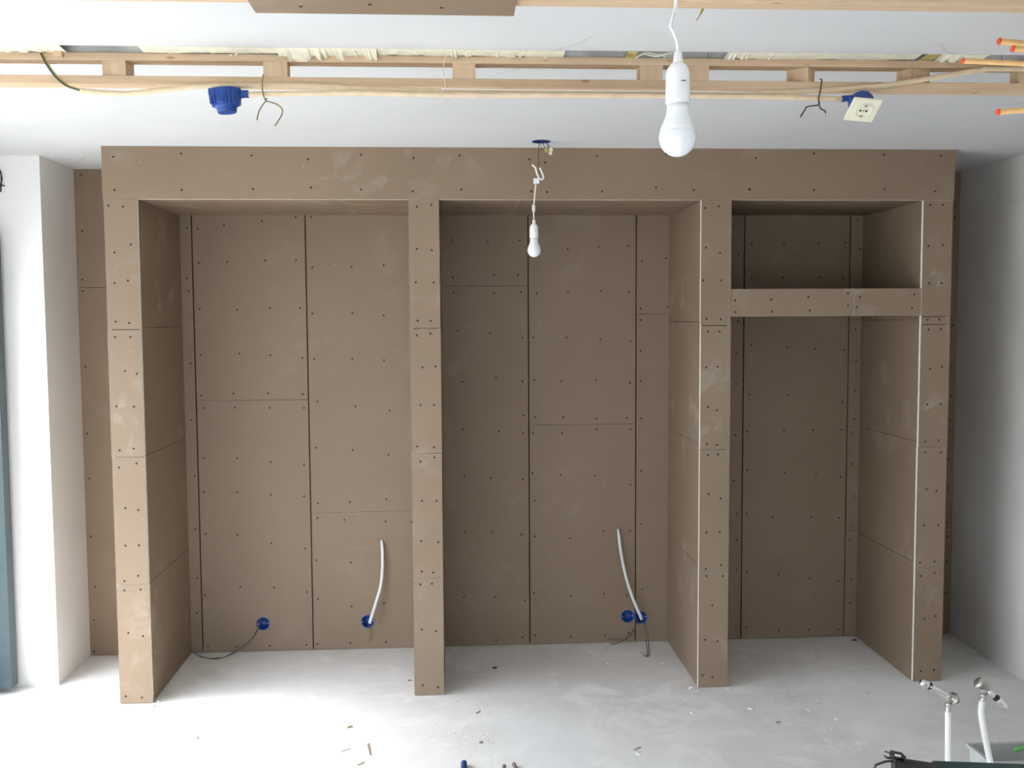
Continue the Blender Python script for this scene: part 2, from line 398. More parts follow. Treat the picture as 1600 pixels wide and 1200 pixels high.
add_screws(SB, D, back_boards)

# ------------------------------------------------------------------ the built-in alcove unit
unit = empty('alcove_unit', (.31, .3, 0), 'built-in storage frame of brown plasterboard with three tall open bays standing against the back wall', 'storage unit')
TF = .016
def ub(name, a, b, thin, label=None, ends=None):
    o = adopt(obj(name, board_bm(a, b, thin, ends), [MB, MG], None, loc=(0, 0, 0)), unit)
    if label: o['label'] = label
    return o
front = []
piers = [('x0', 'x1', [(200, 515), (200, 714.5), (203, 914)]), ('x2', 'x3', [(664, 513), (666, 709), (669, 904)]),
         ('x4', 'x5', [(1118, 508.7), (1117, 703), (1116, 893)]), ('x6', 'x7', [(1461, 495), (1460, 507), (1456, 698.5), (1453, 887.5)])]
for a, b, js in piers:
    lv = [0.004]+sorted(onY(px, py, 0).z for px, py in js)+[ZH-.001]
    for k in range(len(lv)-1):
        z0 = lv[k]+(.0015 if k else 0); z1 = lv[k+1]-(.0015 if k < len(lv)-2 else 0); dy = random.uniform(-.0012, .0012); dx = random.uniform(-.0015, .0015)
        o = ub('front_panel', (X[a]+dx, dy, z0), (X[b]+dx, TF, z1), 1)
        front.append([X[a]-.01, X[b]+.01, z0-.008, z1+.008, o, dy])
hd = ub('header_panel', (XA, 0, ZH), (XB, TF, H), 1, 'long horizontal header board across the top'); front.append([XA, XB, ZH, H, hd])
for a, b in ((X['x5'], xpx(1334, 470, 0)-.001), (xpx(1334, 470, 0)+.001, X['x6'])):
    o = ub('shelf_front_panel', (a+.001, 0, ZS0), (b-.001, TF, ZS1), 1); front.append([a, b, ZS0, ZS1, o])
# side linings: (x face, direction inward, joints z list)
def zx(px, py, Xp): return onX(px, py, Xp).z
s1 = [zx(250, 511.5, X['x1']), zx(260, 698, X['x1']), zx(262, 887, X['x1'])]
s4 = [zx(1070, 502.5, X['x4']), zx(1070, 683, X['x4']), zx(1070, 863, X['x4'])]
s6 = [zx(1390, 500, X['x6']), zx(1390, 679, X['x6']), zx(1385, 856, X['x6'])]
hid = [.62, 1.23, 1.83]
for xf, d, js in ((X['x0'], 1, hid), (X['x1'], -1, s1), (X['x2'], 1, hid), (X['x3'], -1, hid), (X['x4'], 1, s4), (X['x5'], -1, hid), (X['x6'], 1, s6), (X['x7'], -1, hid)):
    lv = [0.004]+sorted(js)+[ZH-.001]
    for k in range(len(lv)-1):
        z0 = lv[k]+(.0013 if k else 0); z1 = lv[k+1]-(.0013 if k < len(lv)-2 else 0)
        e = .0006
        ub('side_panel', (xf+d*e, TF+.0008, z0), (xf+d*(T+e), D-.002, z1), 0, None, 1)
for xf, d in ((XA, 1), (XB, -1)): ub('side_panel', (xf, TF+.0008, ZH), (xf+d*T, D-.002, H-.0005), 0)
for a, b, jx, top in ((X['x1'], X['x2'], onZ(545, 323, ZH).x, 1), (X['x3'], X['x4'], onZ(806, 324, ZH).x, 1), (X['x5'], X['x6'], None, 1)):
    segs = [(a-T, jx-.001), (jx+.001, b+T)] if jx else [(a-T, b+T)]
    for p, q in segs: ub('soffit_panel', (p, TF+.0008, ZH+.0006), (q, D-.002, ZH+.0006+T), 2)
ub('shelf_panel', (X['x5']+.002, TF+.0008, ZS1-T), (X['x6']-.002, D-.002, ZS1-.0005), 2)
ub('shelf_panel', (X['x5']+.002, TF+.0008, ZS0+.0005), (X['x6']-.002, D-.002, ZS0+T), 2)
SF = [(177,245),(283,240),(393,243),(179,297),(284,297),(395,295),(481,249),(564,242),(646,247),(718,243),(486,293),(564,296),(645,299),(721,296),
(827,249),(852,254),(933,244),(1041,241),(1181,247),(830,299),(855,300),(941,299),(1025,293),(1084,297),(1171,296),(1272,240),(1381,242),(1470,243),(1272,297),(1382,296),(1461,299),
(169.5,321),(192.5,323),(204.5,382),(179,394.5),(200,438.5),(179,442.5),(181,502.5),(202,504.5),(180,526.5),(204,526.5),(195.5,580),(214,584),(182,635),(209.5,635.5),(187,703.5),(209,701),(186,730.5),(213.5,724),(196,794),(216,797),(196,852.5),(217,852),(216,899.5),(194.5,908),
(194,922.5),(219.5,921),(200.5,989),(223.5,994),(196.5,1088),(222,1090),
(651.5,323),(674,320),(651.5,389),(674.5,391),(649.5,441),(677.5,441.5),(652.5,501),(673,501.5),(651.5,524),(672.5,521),(660,574),(680.5,572.5),(657,633),(678,633),(652,697.5),(678,699),(657,721),(678.5,714.5),(659.5,782.5),(682,783),(658,845.5),(685,847),(659,893),(677,894.5),
(657,913),(675,912),(659,983.5),(681,986),(660.5,1070.5),(684.5,1074),
(1102,325),(1123,322.5),(1103,387),(1125,395),(1098.5,438),(1126,438),(1104,498),(1126,499),(1106,518),(1124,518),(1103.5,574),(1121,573),(1106,636),(1120,641),(1104.5,693.5),(1120,695),(1106,711),(1122,710),(1107.5,772),(1126,779),(1104,832),(1124.5,831),(1127,883),(1103,889),
(1104,900),(1129.5,900),(1113,946),(1101.5,999.5),(1121,1002),(1097.5,1055),(1113,1058),
(1453.5,320),(1473,320),(1450.5,384.5),(1473,383),(1452,442.5),(1471.5,442.5),(1449.5,499.5),(1467.5,499.5),(1451,515),(1470,514),(1453.5,576),(1472,573),(1449,632),(1470,631),(1446,690),(1466.5,688),(1445.5,707),(1470,707),(1448,764.5),(1463,767.5),(1444,821),(1466,820.5),(1437.5,879),(1460,877.5),(1460,895),
(1438.5,900),(1444.5,967.5),(1462,962.5),(1439,1048.5),(1459.5,1047),
(1148.5,469.5),(1149,487.5),(1205,468),(1206,487),(1263,464),(1265,485),(1325,458.5),(1325,477.5),(1343.5,464),(1339,480),(1428.5,460),(1425,481.5)]
add_screws(SF, 0, front)
# crumbs of white filler at the unit's feet
# ------------------------------------------------------------------ ladder frames under the ceiling
YL = YB - .022
def zl(py, px=900): return onY(px, py, YL).z
zt0, zt1 = H, zl(100.5); zb1, zb0 = zl(124), zl(137)
XE0, XE1 = XWL+.002, XWR-.002
fr1 = empty('timber_ladder_frame', (0, YL+.03, zb0), 'long pine ladder frame under the ceiling slot with short spacer blocks and tied conduits', 'timber frame', None)
def part(name, bm, mats, parent, smooth=False, label=None):
    o = adopt(obj(name, bm, mats, None, smooth, loc=(0, 0, 0)), parent)
    if label: o['label'] = label
    return o
part('batten', bx((XE0, YL, zt1), (XE1, YL+.055, H-.001), .0015), MWD, fr1)
part('batten', bx((XE0, YL, zb0), (XE1, YL+.058, zb1), .0015), MWD, fr1)
for pxc, wpx, rot in ((179, 40, .15), (430, 36, 0), (725, 35, 0), (1018, 36, 0), (1090, 36, 0), (1259, 44, .75), (1437, 48, -.35), (1612, 40, 0)):
    c = onY(pxc, 112, YL); w = wpx*(YL-CAM.y)/F_PX
    bm = bmesh.new()
    if rot: hw = w/2/(abs(math.cos(rot))+abs(math.sin(rot))*.75); ax = Vector((math.cos(rot), -math.sin(rot), 0)); ay = Vector((math.sin(rot), math.cos(rot), 0)); hd_ = hw*.75
    else: hw = w/2; ax = Vector((1, 0, 0)); ay = Vector((0, 1, 0)); hd_ = .026
    z0_, z1_ = zb1+.0003, zt1-.0003
    obox(bm, (c.x, YL+.002+(hd_ if not rot else abs(math.sin(rot))*hw+math.cos(rot)*hd_), (z0_+z1_)/2), ax, ay, Vector((0, 0, 1)), (hw, hd_, (z1_-z0_)/2))
    part('spacer_block', bm, MWDV, fr1)
c = onY(91, 78, YL-.014); part('timber_offcut', bx((c.x-.011, YL-.018, onY(91, 88, YL-.018).z), (c.x+.011, YL-.001, H-.001), .001), MWDV, fr1)
# second frame nearer to the camera, mostly above the picture
zB2 = zb0; YM = onZ(1200, 15, zB2).y
fr2 = empty('timber_ladder_frame', (0, YM-.03, zB2), 'pine ladder frame at the very top edge of the picture, nearest the camera', 'timber frame')
part('batten', bx((XE0, YM-.055, zB2), (XE1, YM, zB2+.026), .0015), MWD, fr2)
part('batten', bx((XE0, YM-.055, H-.022), (XE1, YM, H-.001), .0015), MWD, fr2)
for xx in (-1.7, -1.05, -.45, .15, .8, 1.35, 1.95): part('spacer_block', bx((xx, YM-.053, zB2+.0263), (xx+.07, YM-.003, H-.0223)), MWDV, fr2)
bA = onZ(400, 21, zB2-.013); bB = onZ(803, 24.5, zB2-.013)
o = obj('plasterboard_offcut', board_bm((bA.x, YM-.30, zB2-.0130), (bB.x, (bA.y+bB.y)/2, zB2-.0005), 2), [MB, MG])
tag(o, 'loose brown plasterboard strip screwed beneath the nearest ceiling frame, top of picture', 'plasterboard')
for px_, py_ in ((578, 7), (470, 10), (690, 12)):
    q = onZ(px_, py_, zB2-.0130); adopt(obj('screw', lathe_bm(q, (0, 0, -1), [(-.001, .0045), (.0008, .0045), (.0002, .002)], 8), MSC, None, loc=(0, 0, 0)), o)
# torn plaster hanging along the slot
def jag(bm, p0, p1, lo, hi, step=3.2, th=.004):
    """ragged strip of torn plaster that hangs from the slot edge in front of the batten"""
    n = max(2, int((p1-p0)/step)); prev = None; cur = (lo+hi)/2; y2 = YL-.004
    for i in range(n+1):
        px = p0+(p1-p0)*i/n; cur += random.uniform(-1, 1)*(hi-lo)*.9; cur = min(hi, max(lo, cur))
        y2 = min(YL-.002, max(YL-.014, y2+random.uniform(-.004, .004)))
        q = onY(px, cur, y2); q.z = min(q.z, H-.003)
        a = [bm.verts.new((q.x, YA-.0015, H-.0006)), bm.verts.new(q), bm.verts.new((q.x, y2+th, q.z+.001)), bm.verts.new((q.x, YA+.004, H+.004))]
        if prev:
            for k in range(4): bm.faces.new((prev[k], prev[(k+1) % 4], a[(k+1) % 4], a[k]))
        else: bm.faces.new(a)
        prev = a
    bm.faces.new(prev)
def XPX(px): return onY(px, 85, YL).x
def strip(segs, name, mat):
    bm = bmesh.new()
    for a, b, lo, hi in segs: jag(bm, a, b, lo, hi)
    o = obj(name, bm, mat, ceiling); o['kind'] = 'stuff'; return o
strip([(-260, 62, 78, 82.5), (62, 80, 76, 82), (80, 104, 71, 77), (225, 262, 75, 79), (262, 276, 79, 87), (276, 330, 75, 82), (330, 436, 76, 83), (436, 452, 88, 98), (452, 482, 93, 97), (482, 590, 87, 95), (590, 700, 80, 87),
       (700, 768, 83, 92), (768, 820, 82, 90), (820, 880, 80, 87), (1130, 1205, 84, 94), (1205, 1280, 83, 90), (1280, 1350, 82, 88), (1350, 1428, 82, 87), (1458, 1494, 88, 98), (1494, 1530, 82, 90), (1600, 1900, 84, 92)], 'torn_plaster', MFOAM)
strip([(976, 992, 83, 88), (1436, 1456, 84, 90)], 'foam_filler', MYF)
# curled strands of torn filler
bm = bmesh.new()
for path in ([(993, 91), (1000, 86), (1012, 82), (1030, 86), (1050, 82)], [(1008, 84), (1025, 88), (1040, 84)], [(1036, 84), (1039, 90)], [(811, 90), (818, 85)], [(850, 91), (858, 86)], [(362, 85), (358, 88)], [(372, 80), (368, 87)]):
    tube(bm, [onY(a, b, YL-.014) for a, b in path], .0028, seg=5, n=3)
o = obj('filler_strands', bm, MFOAM, ceiling); o['kind'] = 'stuff'
tag(obj('torn_tape', tube_bm([onY(x, y, YL-.012) for x, y in ((695, 88), (693, 105), (694, 120), (697, 139))], .0013, seg=5), MFOAM), 'thin cream filler thread dangling in front of the battens left of the middle block', 'thread')

# ------------------------------------------------------------------ conduits and wires on the frame
YC = YL-.0125
def thing_tube(name, pts, r, mat, label, cat, group=None, seg=10, smooth=True):
    return tag(obj(name, tube_bm(pts, r, seg=seg), mat, None, smooth), label, cat, group)
pa = [onY(x, y, YC) for x, y in ((126, 142), (165, 145), (205, 146), (260, 140), (330, 134.5), (420, 134), (480, 134), (560, 138.5), (640, 141), (760, 145.5), (900, 147.5), (1050, 148), (1180, 146), (1250, 143.5), (1330, 138), (1400, 131), (1470, 119.5), (1530, 110.5), (1600, 108))]
pa.append(Vector((XWR-.003, YC, pa[-1].z-.01)))
thing_tube('conduit', pa, .0082, MCON, 'longer cream conduit, open at its left end, rising across the battens at right', 'conduit')
YC2 = YC-.0172
pb = [onY(x, y, YC2) for x, y in ((384, 147.5), (440, 146.5), (540, 145), (620, 147), (720, 148.5), (860, 148.6), (1000, 149.5), (1200, 151.5), (1316, 154.5))]
thing_tube('conduit', pb, .0080, MCON, 'shorter cream conduit running between the two blue hanging boxes', 'conduit')
# wires out of the left conduit
w = empty('wire_bundle', onY(65, 84, YC), 'black and green-yellow wires looping from torn ceiling into the left conduit end', 'wires')
for dx, m in ((0, MCAB), (1.6, MBK), (3.0, MYG)):
    part('wire', tube_bm([onY(x+dx, y-dx*.35, YC-.002) for x, y in ((63, 83), (73, 102), (87, 121), (103, 134), (119, 140), (128, 142.5))], .0021, seg=6), m, w, True)
# white cable in the middle
pw = [onY(x, y, YC-.010) for x, y in ((690, 139.5), (800, 141.3), (940, 142.6), (1050, 143.2), (1110, 144), (1180, 145.5))]
thing_tube('cable', [p+Vector((0, -.006, 0)) for p in pw], .0018, MWP, 'thin white cable running along the lower batten behind the near bulb', 'cable', seg=6)
# wire ties
def tie(paths, mat, label, tips):
    e = empty('wire_tie', onY(*paths[0][0], YC-.02), label, 'wire')
    for p in paths: part('wire', tube_bm([onY(x, y, YC-.029) for x, y in p], .0022, seg=6), mat, e, True)
    if tips:
        for p in tips: part('bare_tip', tube_bm([onY(x, y, YC-.029) for x, y in p], .0013, seg=5), MNI, e, True)
tie([[(411.5, 116), (410, 125), (410, 140), (412, 150), (415, 158)], [(417, 153), (415, 158), (409, 166), (404, 176), (401.5, 188)], [(415, 158), (424, 160), (434, 164), (441, 171), (440, 180), (434, 190), (429, 197)]], MOL, 'olive wire twisted round the conduits with two drooping tails, beside left blue box', None)
tie([[(1281, 123.5), (1284, 126), (1282, 140), (1279, 155), (1280, 163)], [(1280, 159), (1279, 164), (1262, 166.5), (1258, 171), (1250.5, 183)], [(1279, 164), (1283, 170), (1289, 173.5), (1290, 177)]], MBW, 'dark brown wire twisted round the conduits with two bent tails, near white socket', [[(1290, 177), (1290, 182)]])
# left hanging blue box
c = onY(351, 141, YC-.02); bxr = .0475
hb = empty('junction_box', c, 'bright blue box hanging upside down from the left end of the shorter conduit', 'junction box')
ax = Vector((.10, 0, -1)).normalized()
part('box_body', lathe_bm(c, ax, [(.006, .002), (.006, bxr-.004), (0, bxr), (.003, bxr+.001), (.026, .045), (.045, .042), (.047, .034), (.052, .030), (.066, .027), (.066, .001)], 20), MBL, hb)
bm = bmesh.new()
for dx, w_ in ((-.034, .004), (-.023, .003), (.012, .003), (.021, .003), (.031, .003)):
    yy = c.y-math.sqrt(max(.0001, .046**2-dx*dx)); obox(bm, (c.x+dx, yy+.004, c.z-.024), Vector((1, 0, 0)), Vector((0, 1, 0)), Vector((-.1, 0, 1)).normalized(), (w_, .007, .022))
part('rib', bm, MBL, hb)['kind'] = 'stuff'
bm = bmesh.new(); obox(bm, (c.x-.003, c.y-.045, c.z-.026), Vector((1, 0, 0)), Vector((0, 1, 0)), Vector((0, 0, 1)), (.012, .006, .018)); bmesh.ops.bevel(bm, geom=bm.edges[:], offset=.0015, segments=1, affect='EDGES')
part('knockout', bm, MBL, hb)
bm = bmesh.new(); obox(bm, (c.x+.052, pb[0].y, pb[0].z+.0005), Vector((1, 0, .05)).normalized(), Vector((0, 1, 0)), Vector((0, 0, 1)), (.017, .010, .0095)); part('conduit_sleeve', bm, MBL, hb)
part('box_opening', lathe_bm(c+Vector((0, 0, .0005)), ax, [(0, .040), (.006, .039)], 20), MBK, hb)
# right blue box with cream socket
pc = onY(1348.5, 171.5, YC-.03)
mp = (pc-CAM).dot(FWD)/F_PX
rr_ = ray(1348.5, 171.5); best = None
for i in range(-70, 71):
    for j in range(-70, 71):
        a_ = RGT*(44.5*mp)-UPV*(4*mp)+rr_*(i*.001); b_ = -RGT*(17.5*mp)-UPV*(35*mp)+rr_*(j*.001)
        sc = abs(a_.dot(b_))*400+abs(a_.length-b_.length)*20
        if j > 0 and (best is None or sc < best[0]): best = (sc, a_, b_)
a, b = best[1], best[2]
e1 = a.normalized(); e2 = (b-e1*b.dot(e1)).normalized(); nn = e1.cross(e2)
if nn.dot(CAM-pc) < 0: nn = -nn
side = (a.length+b.length)/4
so = empty('wall_socket', pc, 'cream square wall socket fixed to a dark blue box at the right conduit end', 'socket')
bm = bmesh.new(); obox(bm, pc, e1, e2, nn, (a.length/2, b.length/2, .0035)); bmesh.ops.bevel(bm, geom=bm.edges[:], offset=.002, segments=2, affect='EDGES')
fp = part('faceplate', bm, MCRM, so)
part('socket_rim', lathe_bm(pc+nn*.0034, nn, [(0, .0265), (.004, .0265), (.004, .0235), (.0012, .022), (.0012, .001)], 24), MCRM, so)
part('pin_hole', lathe_bm(pc+nn*.0047-e1*.0095, nn, [(0, .0036), (.0014, .0034)], 8), MBK, so)
part('pin_hole', lathe_bm(pc+nn*.0047+e1*.0095, nn, [(0, .0036), (.0014, .0034)], 8), MBK, so)
for s_ in (-1, 1):
    bm = bmesh.new(); obox(bm, pc+nn*.0058+e2*.0195*s_, e1, e2, nn, (.0035, .003, .0022)); part('earth_clip', bm, MNI, so)
part('screw', lathe_bm(pc+nn*.0046, nn, [(0, .003), (.0014, .003)], 8), MNI, so)
bm = bmesh.new(); lathe(bm, pc-nn*.0035, -nn, [(0, .040), (.002, .041), (.040, .038), (.043, .030), (.043, .001)], 12); part('back_box', bm, MBD if False else MBL, so)
q0 = onY(1317, 154.5, YC2); q1 = pc-nn*.03
part('conduit_sleeve', tube_bm([q0+Vector((-.004, 0, 0)), q0+Vector((.022, 0, .001)), q1], lambda t: .0098 if t < .5 else .012, seg=8), MBL, so)
# orange stubs on the right
for i, (p0, p1, r, lab) in enumerate((((1561, 64.5), (1600, 68.5), .0085, 'upper orange-capped pipe end of the pair at the top right corner'), ((1582, 76), (1600, 77.5), .0080, 'lower orange-capped pipe end of the pair at the top right corner'),
        ((1504, 95), (1600, 99.5), .0068, 'orange-capped pipe crossing in front of the upper batten at right'), ((1559, 175), (1600, 166), .0075, 'lowest orange-capped pipe on the right, sloping up against the white ceiling'))):
    Yp = -2.0-(.05*i); A = onY(*p0, Yp); B = onY(*p1, Yp); d = (B-A).normalized(); E = A+d*((XWR-.003-A.x)/d.x)
    if i == 3: E = B+ (B-A).normalized()*.4; E = Vector((XWR-.003, E.y, min(E.z+.0, H-.02)))
    e = empty('capped_pipe', A, lab, 'pipe', 'orange-capped pipes from the right wall')
    part('pipe', tube_bm([A, E], r, seg=10), MORG, e, True)
    part('end_cap', lathe_bm(A-d*.0035, d, [(0, r*.75), (.0015, r*1.02), (.006, r*1.06), (.006, r*.9)], 12), MRED, e)

# ------------------------------------------------------------------ bulbs
def pendant(x_px, rows, Y, tip_row, sc_rows, label, cord_pts, k):
    """k: metres per pixel; rows are distances in bulb pixels from the tip of the strain relief"""
    top = onY(x_px, tip_row, Y)
    p = empty('hanging_bulb', top-Vector((0, 0, 161*k)), label, 'light bulb')
    dn = (0, 0, -1)
    part('strain_relief', lathe_bm(top, dn, [(0, 4.5*k), (1*k, 6*k), (18*k, 8*k), (22*k, 10*k)], 20), MWP, p, True)
    h = part('lamp_holder', lathe_bm(top, dn, [(18*k, 9*k), (21*k, 12.5*k), (26*k, 16*k), (34*k, 18.4*k), (76*k, 19*k), (78*k, 19.2*k), (79*k, 18.4*k), (79*k, 15*k)], 28), MWP, p, True)
    part('collar_ring', lathe_bm(top, dn, [(78*k, 17.2*k), (81*k, 17.2*k)], 24), MMT, p, True)
    part('bulb_base', lathe_bm(top, dn, [(79.5*k, 10*k), (80*k, 16.8*k), (90*k, 17*k), (98*k, 18.5*k), (107*k, 22*k), (115*k, 25.6*k), (121*k, 27.8*k)], 28), MWP, p, True)
    part('bulb_globe', lathe_bm(top, dn, [(120.5*k, 27.5*k), (121.3*k, 27.9*k), (126*k, 28.9*k), (132*k, 29.2*k), (139*k, 28.2*k), (146*k, 25.5*k), (152*k, 21*k), (157*k, 14.5*k), (160*k, 7.5*k), (161*k, .5*k)], 28), MOP, p, True)
    m = h
    bm = bmesh.new(); box(bm, (top.x+1*k, top.y-19.2*k, top.z-49*k), (top.x+8*k, top.y-18.3*k, top.z-47.8*k)); part('switch_mark', bm, MBK, p)
    part('cord', tube_bm(cord_pts+[top+Vector((0, 0, -2*k))], 2.6*k if k < .002 else .0028, seg=8), MWP, p, True)
    return p
YN = CAM.y+1.56; kN = 1.565/F_PX*1.0
tN = onY(1059.5, 80.5, YN)
cp = [onY(1056, 2, YN), onY(1054, 16, YN), onY(1050, 31, YN), onY(1048.5, 40, YN), onY(1053, 52, YN), onY(1058, 66, YN)]
cp = [Vector((cp[0].x+.004, YN, H)), Vector((cp[0].x+.001, YN, H-.1))]+cp
pendant(1059.5, None, YN, 80.5, None, 'large unlit white bulb in a white holder hanging close to the camera', cp, kN)
tag(obj('cord_loop', tube_bm([onY(1057.5, 0, YN+.004), onY(1052, 22, YN-.004), onY(1047.5, 40, YN-.006), onY(1050, 47, YN-.004)], .0022, seg=6), MWP, None, True), 'second strand of white cord beside the near bulb cord', 'cord')
# far bulb, from the blue ceiling box
boxc = onZ(845.5, 221, H); YP = boxc.y
kF = (YP-CAM.y)*1.002/F_PX*10.4/29.0
cordF = [onY(837.5, 286, YP), onY(836, 300, YP), onY(834.5, 318, YP), onY(834, 335, YP)]
pf = pendant(834.3, None, YP, 343.5, None, 'small unlit white bulb hanging in front of the middle bay', cordF, kF)
part('terminal_block', (lambda bm: (obox(bm, onY(838, 283, YP), RGT, FWD, UPV, (.013, .010, .011)), bm)[1])(bmesh.new()), MWP, pf)
part('cord_coupler', lathe_bm(onY(834, 319, YP), (0, 0, -1), [(0, .003), (.004, .0075), (.024, .0085), (.034, .006), (.036, .003)], 12), MMT, pf, True)
hk = part('hanging_hook', tube_bm([onY(x, y, YP) for x, y in ((831.5, 257), (834, 259.5), (837, 263), (839, 271), (843, 279), (847, 280.5), (849, 276), (846, 268), (843, 262))], .0042, seg=8), MWP, pf, True, 'off-white plastic hook')
part('wire', tube_bm([onY(x, y, YP) for x, y in ((842.5, 224), (841.5, 235), (841.5, 245), (843, 252), (841.5, 258), (842.5, 268), (844, 272))], .0016, seg=6), MBW, pf, True)
cb = empty('ceiling_box', boxc, 'round blue box set in the ceiling above the small hanging bulb, wires hanging out', 'junction box')
cut(ceiling, lathe_bm((boxc.x, boxc.y, H-.02), (0, 0, 1), [(0, .0405), (.07, .0405)], 28))
part('box_cup', lathe_bm((boxc.x, boxc.y, H-.0018), (0, 0, 1), [(.003, .0385), (0, .039), (0, .043), (.0016, .043)], 28, cap=False), MBL, cb)
part('box_cup', lathe_bm((boxc.x, boxc.y, H-.0015), (0, 0, 1), [(0, .0385), (.045, .037), (.045, .001)], 28, cap=False), MBD, cb)
for (xs, ys), m in ((((843, 222), (847, 232), (851.5, 235)), MBK), (((848, 222), (850, 230), (854, 233)), MBK), (((852, 222), (856, 229), (857, 232)), MBW), (((855.5, 222), (858, 229), (860, 232)), MBW)) if False else ():
    pass
for pth, m in (([(843.5, 222), (846, 229), (850, 234)], MCAB), ([(848, 222), (850, 228), (853.5, 232)], MBK), ([(852.5, 221.5), (855, 227), (857, 231)], MBW), ([(855.5, 221.5), (857.5, 227), (859.5, 231)], MBW), ([(842.5, 224), (841.7, 232), (843, 231), (849, 235)], MCAB)):
    part('wire', tube_bm([onY(x, y, YP) for x, y in pth], .0015, seg=6), m, cb, True)
for i, (px, py, m) in enumerate(((853.5, 235, MYF), (857, 236.5, MYF), (861, 234, MCRM), (860, 239, MCRM))):
    bm = bmesh.new(); obox(bm, onY(px, py, YP+(.006 if i % 2 else -.004)), (RGT+UPV*.5).normalized(), FWD, (UPV-RGT*.5).normalized(), (.0065, .005, .008)); bmesh.ops.bevel(bm, geom=bm.edges[:], offset=.0015, segments=1, affect='EDGES')
    part('wire_connector', bm, m, cb)
# wire ends at the top of the picture
YT = YM+.01
e = empty('wire_end', onY(1088, 32, YT), 'green-yellow wire end with copper tip poking down beside the near bulb cord', 'wire')
part('wire', tube_bm([Vector((onY(1106, 0, YT).x+.01, YT, zB2+.05)), onY(1104, 0, YT), onY(1100, 10, YT), onY(1095, 21, YT)], .0028, seg=6), MYG, e, True)
part('copper_tip', tube_bm([onY(1095, 21, YT), onY(1088, 32.5, YT)], .0011, seg=5), MCU, e, True)
tag(obj('wire_end', tube_bm([Vector((onY(1182, 0, YT).x, YT, zB2+.04)), onY(1180.5, 0, YT), onY(1172, 13, YT)], .0012, seg=5), MBW, None, True), 'thin brown wire end in front of the nearest batten at the top edge', 'wire')

# ------------------------------------------------------------------ sockets boxes, tubes and cables in the bays
def find_board(p):
    for bb in back_boards:
        if bb[0] <= p.x <= bb[1] and bb[2] <= p.z <= bb[3]: return bb[4]
def wall_box(pxs, label, r=.034):
    cs = [onY(x, y, D) for x, y in pxs]
    e = empty('wall_box', cs[0], label, 'junction box')
    for c in cs:
        done = set()
        for dx in (-r*.9, r*.9):
            bd = find_board(c+Vector((dx, 0, 0)))
            if bd and bd.name not in done:
                done.add(bd.name); cut(bd, lathe_bm((c.x, D-.03, c.z), (0, 1, 0), [(0, r-.001), (.06, r-.001)], 24))
        part('box_cup', lathe_bm((c.x, D-.001, c.z), (0, 1, 0), [(.002, r-.002), (0, r-.002), (0, r+.0025), (.0016, r+.0025)], 24, cap=False), MBL, e)
        part('box_cup', lathe_bm((c.x, D, c.z), (0, 1, 0), [(0, r-.002), (.046, r-.003), (.046, .001)], 24, cap=False), MBL, e, True)
        for s_ in (-1, 1):
            part('fixing_screw', lathe_bm((c.x+s_*(r-.006), D+.004, c.z+.002*s_), (0, -1, 0), [(0, .0026), (.003, .0026)], 8), MWP, e)
    return e, cs
e1_, _ = wall_box([(411, 974.5)], 'round blue wall box low in left bay with a cable drooping left')
e2_, _ = wall_box([(574.5, 971)], 'round blue wall box low in left bay with a white tube end over it')
e3_, cc = wall_box([(980.5, 963), (1001, 964.5)], 'double round blue wall box low in the middle bay')
bm = bmesh.new(); box(bm, (cc[0].x+.03, D-.003, cc[0].z-.010), (cc[1].x-.03, D-.0005, cc[0].z+.008)); part('bridge', bm, MBL, e3_)
def hang(name, pts, r, m, label, cat, grp=None): return thing_tube(name, [onY(x, y, Y) for x, y, Y in pts], r, m, label, cat, grp, seg=12)
def stiff(pts, label):
    P = [onY(x, y, Y) for x, y, Y in pts]
    bd = find_board(P[0]); cut(bd, lathe_bm((P[0].x, D-.03, P[0].z), (0, 1, 0), [(0, .012), (.06, .012)], 12))
    t = tag(obj('white_tube', tube_bm([P[0]+Vector((0, .035, .0))]+P, .0088, seg=12), MWT, None, True), label, 'tube')
    d = (P[-1]-P[-2]).normalized(); o = obj('tube_bore', lathe_bm(P[-1], d, [(-.001, .0055), (.0006, .0055)], 10), MBD, None, loc=(0, 0, 0)); adopt(o, t)
stiff([(596.5, 846, D), (597.5, 856, D-.018), (597.8, 885, D-.028), (595, 915, D-.034), (588, 940, D-.045), (577.5, 974, D-.06)], 'white plastic tube leaving the left bay back wall, hanging over a blue box')
stiff([(966, 829, D), (967, 838, D-.018), (971, 868, D-.028), (979, 905, D-.034), (989, 935, D-.045), (1003, 968, D-.06)], 'white plastic tube leaving the middle bay back wall, hanging over the double box')
FZ = .004
def gf(px, py): return onZ(px, py, FZ)
def cable(paths, label, tip=None, r=.0023, m=MCAB):
    e = empty('cable', paths[0][0], label, 'cable')
    for p in paths: part('wire', tube_bm(p, r, seg=6), m, e, True)
    if tip:
        for t in tip: part('copper_tip', tube_bm(t, .0012, seg=5), MCU, e, True)
for_ = D-.05
cable([[onY(407.5, 966, D+.01), onY(406, 975, D-.02), onY(400, 990, D-.04), onY(390, 1003, D-.06), onY(375, 1015, D-.08), onY(364, 1021.5, D-.095), onZ(348, 1027.5, FZ), onZ(335, 1029.5, FZ), onZ(318, 1027, FZ), onZ(307, 1023, FZ), onZ(304.5, 1020.5, FZ+.004)],
       [onY(406, 966, D+.01), onY(403, 980, D-.03), onY(393, 998, D-.055), onY(377, 1012, D-.085), onZ(352, 1026, FZ), onZ(342, 1028, FZ+.001), onZ(325, 1028.5, FZ), onZ(312, 1024.5, FZ)]], 'dark grey cable pair drooping from the leftmost blue box to the floor')
